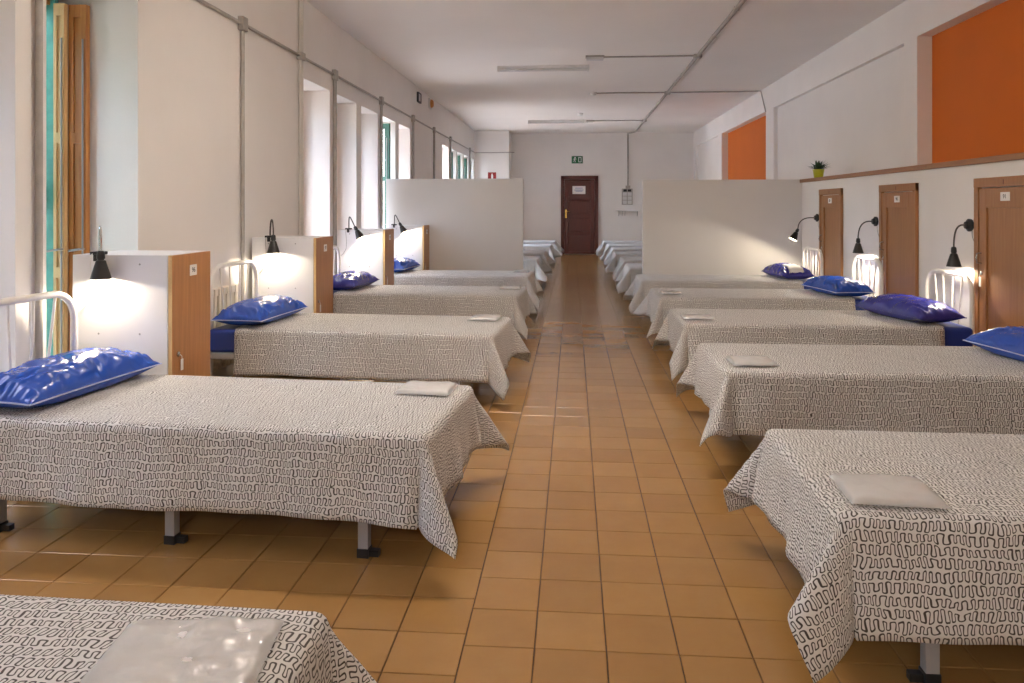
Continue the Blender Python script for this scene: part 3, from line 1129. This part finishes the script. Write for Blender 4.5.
LK = [(-2.45, -1.943, 3.60, 4.00), (-2.45, -1.948, 5.72, 6.14), (-2.45, -1.943, 7.85, 8.26), (-2.37, -1.90, 9.73, 10.10)]
ll = ['nearest white bedside locker with a brown wood door', 'second white bedside locker with brown door, from the camera',
      'third white bedside locker with brown door, from the camera', 'fourth white bedside locker, against the left partition']
for k, q in enumerate(LK):
    locker(*q, ['96', '97', '98', '99'][k], ll[k])

# ------------------------------------------------------------------ lamps
def lamp_head(t, tip, direction, energy, neck_mat):
    """Conical shade hanging from 'tip' and opening along 'direction'."""
    d = Vector(direction).normalized()
    q = d.to_track_quat('Z', 'Y').to_matrix().to_4x4()
    mtx = Matrix.Translation(tip) @ q
    MB().lathe([(0.0, -0.004), (0.012, -0.004), (0.017, 0.004), (0.019, 0.032), (0.015, 0.038), (0.017, 0.042), (0.0, 0.042)], mtx, 20).build('socket', MT['black'], t, smooth=40)
    sh = MB().lathe([(0.012, 0.040), (0.022, 0.044), (0.030, 0.070), (0.039, 0.100), (0.048, 0.132), (0.0465, 0.132), (0.0375, 0.100), (0.0285, 0.070), (0.020, 0.047)], mtx, 28).build('shade', MT['shade'], t, smooth=40)
    MB().lathe([(0.0195, 0.049), (0.0275, 0.071), (0.0365, 0.100), (0.0455, 0.130)], mtx, 28).build('lining', MT['shadein'], sh, smooth=40)
    MB().lathe([(0.0, 0.060), (0.011, 0.062), (0.019, 0.082), (0.020, 0.096), (0.013, 0.110), (0.0, 0.115)], mtx, 16).build('bulb', MT['bulb'], t, smooth=60)
    ld = bpy.data.lights.new('bulb_light', 'SPOT')
    ld.energy = energy
    ld.color = (1.0, 0.86, 0.66)
    ld.spot_size = math.radians(174)
    ld.spot_blend = 0.25
    ld.shadow_soft_size = 0.018
    lo = bpy.data.objects.new('bulb_light', ld)
    C.objects.link(lo)
    lo.parent = t
    lo.matrix_local = Matrix.Translation(mtx @ Vector((0, 0, 0.127))) @ d.to_track_quat('-Z', 'Y').to_matrix().to_4x4()

def bez(p0, p1, p2, p3, n=14):
    p0, p1, p2, p3 = map(Vector, (p0, p1, p2, p3))
    return [p0 * (1 - t) ** 3 + p1 * 3 * t * (1 - t) ** 2 + p2 * 3 * t * t * (1 - t) + p3 * t ** 3 for t in [i / n for i in range(n + 1)]]

def clip_lamp(x, yface, ztop, tilt, label, neck, energy=5.0, cordm='dcable'):
    t = empty('clamp_lamp', (x, yface + 0.03, ztop))
    MB().box(-0.035, 0.025, -0.034, 0.02, 0.0005, 0.016).box(-0.012, 0.012, -0.044, -0.0315, -0.03, 0.004).build('clamp', MT['black'], t, bevel=0.003)
    tx = 0.055 if tilt == 0 else 0.085
    tip = Vector((tx, -0.085, 0.02 if tilt == 0 else 0.03))
    dr = Vector((0.0, 0.0, -1)) if tilt == 0 else Vector((0.55, -0.05, -1))
    pts = [(0, -0.01, 0.016), (0, -0.01, 0.035)] + bez((0, -0.01, 0.035), (0.0, -0.01, 0.17), tuple(tip + Vector((0 if tilt == 0 else -0.06, 0, 0.16 if tilt == 0 else 0.13))), tuple(tip + Vector((0, 0, 0.0))))[1:]
    MB().tube(pts, 0.006, 10).build('gooseneck', MT[neck], t, smooth=60)
    lamp_head(t, tip, dr, energy, neck)
    MB().tube(bez((-0.02, -0.02, 0.012), (-0.03, -0.07, 0.0), (0.0, -0.055, -0.12), (-0.02, -0.045, -0.20)) + bez((-0.02, -0.045, -0.20), (-0.08, -0.04, -0.32), (-0.145, -0.03, -0.30), (-0.150, 0.02, -0.10))[1:], 0.0025, 6).build('cord', MT[cordm], t, smooth=60)
    tag(t, label, 'lamp', 'clamp lamps on the lockers')
clip_lamp(-2.325, 3.60, 1.005, 0, 'lit clamp lamp with a pale gooseneck on the nearest locker', 'chrome', 5.0, 'cable')
clip_lamp(-2.315, 5.72, 1.005, 0, 'lit clamp lamp with dark shade on the second locker', 'neck', 5.5)
clip_lamp(-2.33, 7.85, 1.005, 1, 'lit tilted clamp lamp on the third locker', 'neck', 5.5)
clip_lamp(-2.29, 9.73, 1.005, 1, 'lit tilted clamp lamp on the fourth locker', 'neck', 5.5)

def wall_lamp(y, z, out, along, drop, direction, label, energy=9.0):
    t = empty('wall_lamp', (XLOW, y, z))
    MB().lathe([(0, 0.0005), (0.042, 0.0005), (0.044, 0.006), (0.044, 0.018), (0.030, 0.024), (0.024, 0.040), (0, 0.042)], Matrix.Rotation(-PI / 2, 4, 'Y'), 20).build('wall_mount', MT['black'], t, smooth=40)
    tip = Vector((-out, along, -drop))
    MB().tube(bez((-0.04, 0, 0), (-0.04 - out * 0.45, along * 0.4, 0.01), (-out - 0.0, along, -drop * 0.2), tuple(tip)), 0.006, 10).build('gooseneck', MT['neck'], t, smooth=60)
    lamp_head(t, tip, direction, energy, 'chrome')
    MB().tube(bez((-0.006, -0.03, -0.03), (-0.012, -0.02, -0.1), (-0.008, -0.08, -0.10), (-0.006, -0.09, -0.2)), 0.002, 6).build('cord', MT['dcable'], t, smooth=60)
    tag(t, label, 'lamp', 'black wall lamps beside the closet doors')
wall_lamp(5.53, 1.115, 0.10, 0.03, 0.155, (0, 0, -1), 'black wall lamp beside the closest closet door')
wall_lamp(7.18, 1.11, 0.12, 0.12, 0.16, (0, 0, -1), 'black wall lamp beside the middle closet door')
wall_lamp(8.85, 1.12, 0.19, 0.10, 0.13, (-0.5, -0.1, -1), 'black tilted wall lamp beside the farthest closet door')

# ------------------------------------------------------------------ closet doors in the low wall
def closet(y0, y1, num, label, z1=1.432):
    t = empty('closet_door', (XLOW, (y0 + y1) / 2, 0))
    hy = (y1 - y0) / 2
    f = 0.055
    m = MT['closet']
    fr = MB()
    fr.box(-0.028, -0.001, -hy, -hy + f, 0.0, z1).box(-0.028, -0.001, hy - f, hy, 0.0, z1).box(-0.030, -0.001, -hy, hy, z1 - 0.062, z1)
    fr.build('frame', m, t, bevel=0.003)
    a = hy - f - 0.004
    zt = z1 - 0.068
    st = 0.085
    d = MB()
    d.box(-0.022, -0.001, -a, -a + st, 0.02, zt).box(-0.022, -0.001, a - st, a, 0.02, zt)
    d.box(-0.022, -0.001, -a + st, a - st, zt - 0.13, zt).box(-0.022, -0.001, -a + st, a - st, 0.02, 0.14)
    dr = d.build('door_leaf', m, t, bevel=0.003)
    MB().box(-0.010, -0.001, -a + st, a - st, 0.14, zt - 0.13).build('panel', m, dr)
    MB().box(-0.0245, -0.0225, -0.060, 0.045, zt - 0.085, zt - 0.03).build('number_plate', MT['paper'], dr)
    text('number', num, 0.04, MT['ink'], dr, Matrix.Translation((-0.0250, -0.004, zt - 0.058)) @ Matrix.Rotation(-PI / 2, 4, 'Z') @ Matrix.Rotation(PI / 2, 4, 'X'))
    MB().box(-0.0315, -0.0305, -0.004, 0.004, z1 - 0.05, z1 - 0.018).build('mark', MT['mahog'], t)
    hy_ = a - 0.03
    MB().tube([(-0.022, hy_, 0.935), (-0.05, hy_, 0.93), (-0.055, hy_, 0.90), (-0.05, hy_, 0.87), (-0.022, hy_, 0.865)], 0.006, 8).build('handle', MT['chrome'], dr, smooth=60)
    MB().lathe([(0, 0), (0.014, 0), (0.014, 0.004), (0.006, 0.006), (0, 0.006)], Matrix.Translation((-0.022, hy_, 0.80)) @ Matrix.Rotation(-PI / 2, 4, 'Y'), 12).build('lock', MT['chrome'], dr, smooth=40)
    MB().box(-0.034, -0.031, hy_ - 0.012, hy_ + 0.012, 0.71, 0.775).tube([(-0.028, hy_, 0.80), (-0.036, hy_, 0.79), (-0.033, hy_, 0.775)], 0.0015, 5).build('key_tag', MT['cable'], dr)
    tag(t, label, 'closet door', 'brown closet doors in the low wall')
closet(4.71, 5.44, '91', 'closest brown closet door, cut by the right edge of the photo')
closet(6.33, 7.06, '90', 'middle one of the three brown closet doors')
closet(8.04, 8.73, '89', 'farthest brown closet door, nearest the right partition')

# ------------------------------------------------------------------ far door, signs
t = empty('door_1', (0.17, YF, 0))
struct(t, 'dark red panelled door at the end of the aisle')
hw, hz = 0.487, 2.06
MB().box(-hw, -hw + 0.09, -0.05, -0.001, 0, hz).box(hw - 0.09, hw, -0.05, -0.001, 0, hz).box(-hw, hw, -0.05, -0.001, hz - 0.09, hz).build('door_frame', MT['mahog'], t, bevel=0.006)
a = hw - 0.094
d = MB().box(-a, -a + 0.11, -0.035, -0.001, 0.01, hz - 0.095).box(a - 0.11, a, -0.035, -0.001, 0.01, hz - 0.095)
zs = [0.01, 0.55, 1.0, 1.45, hz - 0.095]
for k, z in enumerate(zs):
    d.box(-a + 0.11, a - 0.11, -0.035, -0.001, max(0.01, z - 0.06), min(hz - 0.095, z + 0.06))
lf = d.build('door_leaf', MT['mahog'], t, bevel=0.008)
for k in range(4):
    MB().box(-a + 0.11, a - 0.11, -0.018, -0.001, zs[k] + 0.06, zs[k + 1] - 0.06).build('panel', MT['mahog'], lf)
MB().box(-a + 0.02, -a + 0.06, -0.042, -0.036, 0.95, 1.17).tube([(-a + 0.04, -0.042, 1.12), (-a + 0.04, -0.085, 1.12), (-a + 0.14, -0.085, 1.12)], 0.011, 8).build('handle', MT['brass'], lf, smooth=50)
n_ = empty('notice', (0.155, YF - 0.037, 1.685))
MB().box(-0.17, 0.17, -0.003, -0.0005, -0.105, 0.105).build('sheet', MT['paper'], n_)
for z, w_ in ((0.05, 0.10), (0.0, 0.12), (-0.03, 0.09)):
    MB().box(-w_, w_, -0.004, -0.0032, z - 0.007, z + 0.007).build('text_line', MT['blueink'], n_)
tag(n_, 'white paper notice fixed on the red door', 'notice')

e_ = empty('exit_sign', (0.11, YF - 0.001, 2.385))
MB().box(-0.145, 0.145, -0.02, 0, 0, 0.19).build('board', MT['signgreen'], e_, bevel=0.002)
man = MB()
man.lathe([(0, 0), (0.018, 0), (0.018, 0.002), (0, 0.002)], Matrix.Translation((-0.055, -0.021, 0.150)) @ Matrix.Rotation(PI / 2, 4, 'X'), 12)
man.tube([(-0.06, -0.0212, 0.128), (-0.072, -0.0212, 0.085)], 0.014, 6)
man.tube([(-0.072, -0.0212, 0.085), (-0.050, -0.0212, 0.062), (-0.056, -0.0212, 0.030)], 0.009, 6)
man.tube([(-0.074, -0.0212, 0.085), (-0.088, -0.0212, 0.055), (-0.108, -0.0212, 0.048)], 0.009, 6)
man.tube([(-0.060, -0.0212, 0.125), (-0.035, -0.0212, 0.105), (-0.022, -0.0212, 0.118)], 0.007, 6)
man.tube([(-0.062, -0.0212, 0.125), (-0.088, -0.0212, 0.120), (-0.095, -0.0212, 0.098)], 0.007, 6)
for k, v in enumerate(man.v):
    man.v[k] = (v[0], -0.0212 + (v[1] + 0.0212) * 0.08, v[2])
man.build('running_figure', MT['signwhite'], e_)
MB().box(0.03, 0.045, -0.0222, -0.0205, 0.03, 0.16).box(0.095, 0.11, -0.0222, -0.0205, 0.03, 0.16).box(0.045, 0.095, -0.0222, -0.0205, 0.145, 0.16).box(0.045, 0.095, -0.0222, -0.0205, 0.03, 0.045).build('doorway_symbol', MT['signwhite'], e_)
tag(e_, 'green exit sign above the red door', 'sign')

fs = empty('fire_sign', (-2.05, 19.449, 1.86))
MB().box(-0.105, 0.105, -0.006, 0, 0, 0.26).build('board', MT['signred'], fs)
MB().box(-0.02, 0.03, -0.0085, -0.0065, 0.03, 0.19).box(-0.012, 0.018, -0.0085, -0.0065, 0.19, 0.225).build('extinguisher_symbol', MT['signwhite'], fs)
tag(fs, 'small red fire extinguisher sign on the corner column', 'sign')

# wall panel and shelf on the far wall
kp = empty('control_panel', (1.41, YF - 0.001, 1.30))
MB().box(-0.14, 0.14, -0.05, 0, 0, 0.42).build('housing', MT['pipe'], kp, bevel=0.006)
for k in range(2):
    MB().box(-0.10 + k * 0.11, -0.01 + k * 0.11, -0.056, -0.0505, 0.34, 0.40).build('dark_button', MT['black'], kp)
for r_ in range(3):
    for c_ in range(2):
        MB().box(-0.115 + c_ * 0.125, -0.010 + c_ * 0.125, -0.056, -0.0505, 0.02 + r_ * 0.105, 0.11 + r_ * 0.105).build('cover_plate', MT['diffuser'], kp)
tag(kp, 'pale switch panel with two dark buttons on far wall', 'switch panel')
sh = empty('wall_shelf', (1.43, YF - 0.001, 1.13))
MB().box(-0.32, 0.32, -0.16, 0, -0.0, 0.025).build('board', MT['lampwhite'], sh, bevel=0.003)
for x in (-0.24, -0.15, -0.08, 0.24):
    MB().tube([(x, -0.005, -0.12), (x, -0.02, -0.12), (x, -0.13, -0.001)], 0.006, 6).build('bracket', MT['steel'], sh)
tag(sh, 'small white shelf on brackets beside the red door', 'shelf')

# ------------------------------------------------------------------ conduits
cd = empty('wall_conduit', (XL, 0, 2.62))
MB().tube([(0.018, YB + 0.1, 0), (0.018, 19.40, 0)], 0.013, 8).build('long_run', MT['pipe'], cd, smooth=60)
MB().tube([(0.018, 19.425, 0), (1.02, 19.425, 0)], 0.013, 8).build('corner_run', MT['pipe'], cd, smooth=60)
for y, r_, boxed in ((3.40, 0.016, 1), (5.62, 0.015, 1), (7.87, 0.020, 1), (9.83, 0.018, 1), (11.82, 0.018, 1), (13.64, 0.018, 1), (15.50, 0.018, 1), (18.44, 0.018, 1)):
    MB().tube([(0.022, y, -2.6), (0.022, y, -0.02)], r_, 8).build('drop_pipe', MT['pipe'], cd, smooth=60)
    MB().box(0.001, 0.045, y - 0.045, y + 0.045, -0.055, 0.05).build('junction_box', MT['pipe'], cd, bevel=0.005)
tag(cd, 'grey conduit running along the left wall with drop pipes', 'conduit')
pp = empty('painted_pipe', (XL, 6.86, 0))
MB().tube([(0.022, -0.02, 0.8), (0.022, -0.02, 3.179)], 0.014, 8).build('pipe', MT['paintpipe'], pp, smooth=60)
MB().tube([(0.022, 0.025, 0.8), (0.022, 0.025, 3.179)], 0.014, 8).build('pipe', MT['paintpipe'], pp, smooth=60)
MB().box(0.001, 0.05, -0.05, 0.05, 2.58, 2.65).build('clip', MT['pipe'], pp, bevel=0.004)
tag(pp, 'pair of cream painted pipes rising beside the second window', 'pipe')
cc = empty('ceiling_conduit', (1.58, 0, ZC))
MB().tube([(0, YB + 0.1, -0.018), (0, 19.9, -0.018), (-0.08, 20.1, -0.018), (-0.15, 20.275, -0.018), (-0.15, 20.28, -0.06), (-0.15, 20.28, -1.40)], 0.023, 8).build('main_run', MT['pipe'], cc, smooth=60)
MB().tube([(0, 9.95, -0.016), (-1.25, 9.95, -0.016)], 0.011, 8).build('branch', MT['pipe'], cc, smooth=60)
MB().tube([(-1.2, 13.1, -0.016), (1.37, 13.1, -0.016), (1.50, 12.95, -0.03), (1.522, 12.72, -0.40)], 0.011, 8).build('branch', MT['pipe'], cc, smooth=60)
MB().tube([(0, 17.3, -0.016), (-1.15, 17.3, -0.016)], 0.011, 8).build('branch', MT['pipe'], cc, smooth=60)
for y in (9.95, 13.1, 17.3):
    MB().box(-0.05, 0.05, y - 0.05, y + 0.05, -0.045, -0.001).build('junction_box', MT['pipe'], cc, bevel=0.005)
for y in (5.0, 6.3, 7.6, 8.8, 11.3, 12.2, 14.3, 15.6):
    MB().box(-0.024, 0.024, y - 0.01, y + 0.01, -0.038, -0.001).build('clip', MT['pipe'], cc)
MB().box(-0.21, -0.09, 20.255, 20.298, -1.46, -1.38).build('end_box', MT['pipe'], cc, bevel=0.004)
tag(cc, 'grey conduit running along the ceiling with side branches', 'conduit')

def fluorescent(x0, x1, y, label, lit=False):
    t = empty('ceiling_light', ((x0 + x1) / 2, y, ZC))
    hx = (x1 - x0) / 2
    MB().box(-hx, hx, -0.06, 0.06, -0.035, -0.0005).build('housing', MT['lampwhite'], t, bevel=0.005)
    for s in (-1, 1):
        MB().tube([(-hx + 0.03, s * 0.03, -0.055), (hx - 0.03, s * 0.03, -0.055)], 0.013, 10).build('tube', MT['filltube'] if lit else MT['diffuser'], t, smooth=60)
        MB().box(s * hx - 0.03 * (s > 0), s * hx + 0.03 * (s < 0), -0.055, 0.055, -0.075, -0.034).build('end_cap', MT['lampwhite'], t, bevel=0.003)
    tag(t, label, 'ceiling light', 'fluorescent ceiling lights')
    return t
fluorescent(-1.04, 0.22, 10.6, 'unlit fluorescent ceiling light, nearer of the two')
fluorescent(-1.0, 0.27, 17.25, 'unlit fluorescent ceiling light, farther of the two')
for k, y in enumerate((-2.7, 3.95)):  # lit fixtures added out of view to brighten the room
    t = fluorescent(-1.02, 0.25, y, ('added unseen fill fluorescent hanging behind the viewer', 'added unseen fill fluorescent hanging above the frame')[k], True)
    t.location.z = ZC - 0.30
    for x in (-0.5, 0.5):
        MB().tube([(x, 0, -0.001), (x, 0, 0.2995)], 0.006, 6).build('hanger', MT['pipe'], t)
for x0, x1, y, lb in ((0.16, 0.40, 9.95, 'white emergency light box beside nearer ceiling light'), (0.30, 0.46, 17.3, 'small white box beside the farther ceiling light')):
    t = empty('emergency_light', ((x0 + x1) / 2, y, ZC))
    hx = (x1 - x0) / 2
    MB().box(-hx, hx, -0.06, 0.06, -0.02, -0.0005).build('base', MT['pipe'], t, bevel=0.003)
    MB().box(-hx + 0.01, hx - 0.01, -0.052, 0.052, -0.055, -0.0205).build('cover', MT['diffuser'], t, bevel=0.008)
    tag(t, lb, 'emergency light')
for x, y, lb in ((0.34, 13.1, 'round white smoke detector at the end of a branch'), (0.15, 16.0, 'tiny white smoke detector before the farther ceiling light')):
    t = empty('smoke_detector', (x, y, ZC))
    MB().lathe([(0, -0.0005), (0.06, -0.0005), (0.06, -0.02), (0.05, -0.03)], None, 20).build('base', MT['lampwhite'], t, smooth=40)
    MB().lathe([(0.05, -0.03), (0.045, -0.05), (0.02, -0.06), (0, -0.06)], None, 20).build('sensor', MT['signwhite'], t, smooth=40)
    tag(t, lb, 'smoke detector')

t = empty('wall_frame', (XL, 12.32, 2.93))
MB().box(0, 0.03, -0.12, 0.12, 0, 0.02).box(0, 0.03, -0.12, 0.12, 0.14, 0.16).box(0, 0.03, -0.12, -0.09, 0.02, 0.14).box(0, 0.03, 0.09, 0.12, 0.02, 0.14).build('rim', MT['black'], t)
MB().box(0.001, 0.02, -0.09, 0.09, 0.02, 0.14).build('face', MT['diffuser'], t)
tag(t, 'small black framed box high on the left wall', 'wall box')
t = empty('alarm_siren', (XL, 13.3, 2.96))
MB().box(0, 0.025, -0.11, 0.11, 0, 0.17).build('base', MT['diffuser'], t, bevel=0.005)
MB().lathe([(0, 0.075), (0.05, 0.07), (0.07, 0.05), (0.075, 0.0255)], Matrix.Translation((0, 0, 0.085)) @ Matrix.Rotation(PI / 2, 4, 'Y'), 18).build('dome', MT['alarm'], t, smooth=50)
tag(t, 'orange alarm siren high on the left wall', 'alarm')

# ------------------------------------------------------------------ radiator behind the second left bed
t = empty('radiator', (XL + 0.050, 5.13, 0.10))
rm = None
for k in range(10):
    y = -0.30 + k * 0.065
    if rm is None:
        o = MB().tube([(-0.022, 0, 0.02), (-0.022, 0, 0.55), (0.008, 0, 0.55), (0.008, 0, 0.02)], 0.018, 8).box(-0.04, 0.022, -0.024, 0.024, 0.53, 0.575).build('fin', MT['radiator'], t, smooth=60)
        rm = o.data
    else:
        o = bpy.data.objects.new('fin', rm)
        C.objects.link(o)
        o.parent = t
    o.location = (0, y, 0)
MB().tube([(0, -0.36, 0.06), (0, 0.40, 0.06)], 0.016, 8).tube([(0, -0.33, 0.06), (0, -0.33, -0.10)], 0.012, 8).tube([(0, 0.36, 0.06), (0, 0.36, -0.10)], 0.012, 8).build('pipe', MT['radiator'], t, smooth=60)
tag(t, 'cream cast radiator behind the head rail of a left bed', 'radiator')

# ------------------------------------------------------------------ plant and scrap on the ledge
t = empty('potted_plant', (2.85, 9.22, ZL))
MB().lathe([(0, 0.0005), (0.045, 0.0005), (0.050, 0.01), (0.062, 0.095), (0.066, 0.097), (0.066, 0.108), (0.058, 0.108), (0.056, 0.09), (0.0, 0.09)], None, 24).build('pot', MT['pot'], t, smooth=40)
MB().lathe([(0.0, 0.096), (0.056, 0.094)], None, 16).build('soil', MT['soil'], t)
rp = random.Random(5)
for k in range(46):
    a = rp.uniform(0, 6.28)
    el = rp.uniform(0.25, 1.45)
    ln = rp.uniform(0.09, 0.155)
    d = Vector((math.cos(a) * math.cos(el), math.sin(a) * math.cos(el), math.sin(el)))
    s_ = d.cross(Vector((0, 0, 1))).normalized()
    o0 = Vector((math.cos(a) * 0.02, math.sin(a) * 0.02, 0.095))
    mb = MB()
    wd = 0.013
    p1 = o0 + d * ln * 0.5 + Vector((0, 0, 0.012))
    p2 = o0 + d * ln + Vector((0, 0, -0.012))
    mb.v = [tuple(o0), tuple(p1 - s_ * wd), tuple(p1 + Vector((0, 0, -0.004))), tuple(p1 + s_ * wd), tuple(p2)]
    mb.f = [(0, 1, 2), (0, 2, 3), (1, 4, 2), (2, 4, 3)]
    mb.build('leaf', MT['leaf'], t)
tag(t, 'small green plant in a lime pot on the wooden ledge', 'potted plant')
mb = MB()
n = 8
for i in range(n + 1):
    for j in range(n + 1):
        mb.v.append((-0.04 + 0.08 * i / n, -0.05 + 0.1 * j / n, 0.012 + 0.022 * abs(noise.noise(Vector((i * 0.5, j * 0.5, 2)))) ))
        
for i in range(n):
    for j in range(n):
        mb.f.append((i * (n + 1) + j, (i + 1) * (n + 1) + j, (i + 1) * (n + 1) + j + 1, i * (n + 1) + j + 1))
o = mb.build('crumpled_tissue', MT['linen'], None, smooth=20)
md = o.modifiers.new('thickness', 'SOLIDIFY')
md.thickness = 0.012
o.location = (2.95, 5.35, ZL)
tag(o, 'white crumpled scrap on the ledge under the orange bay', 'tissue')
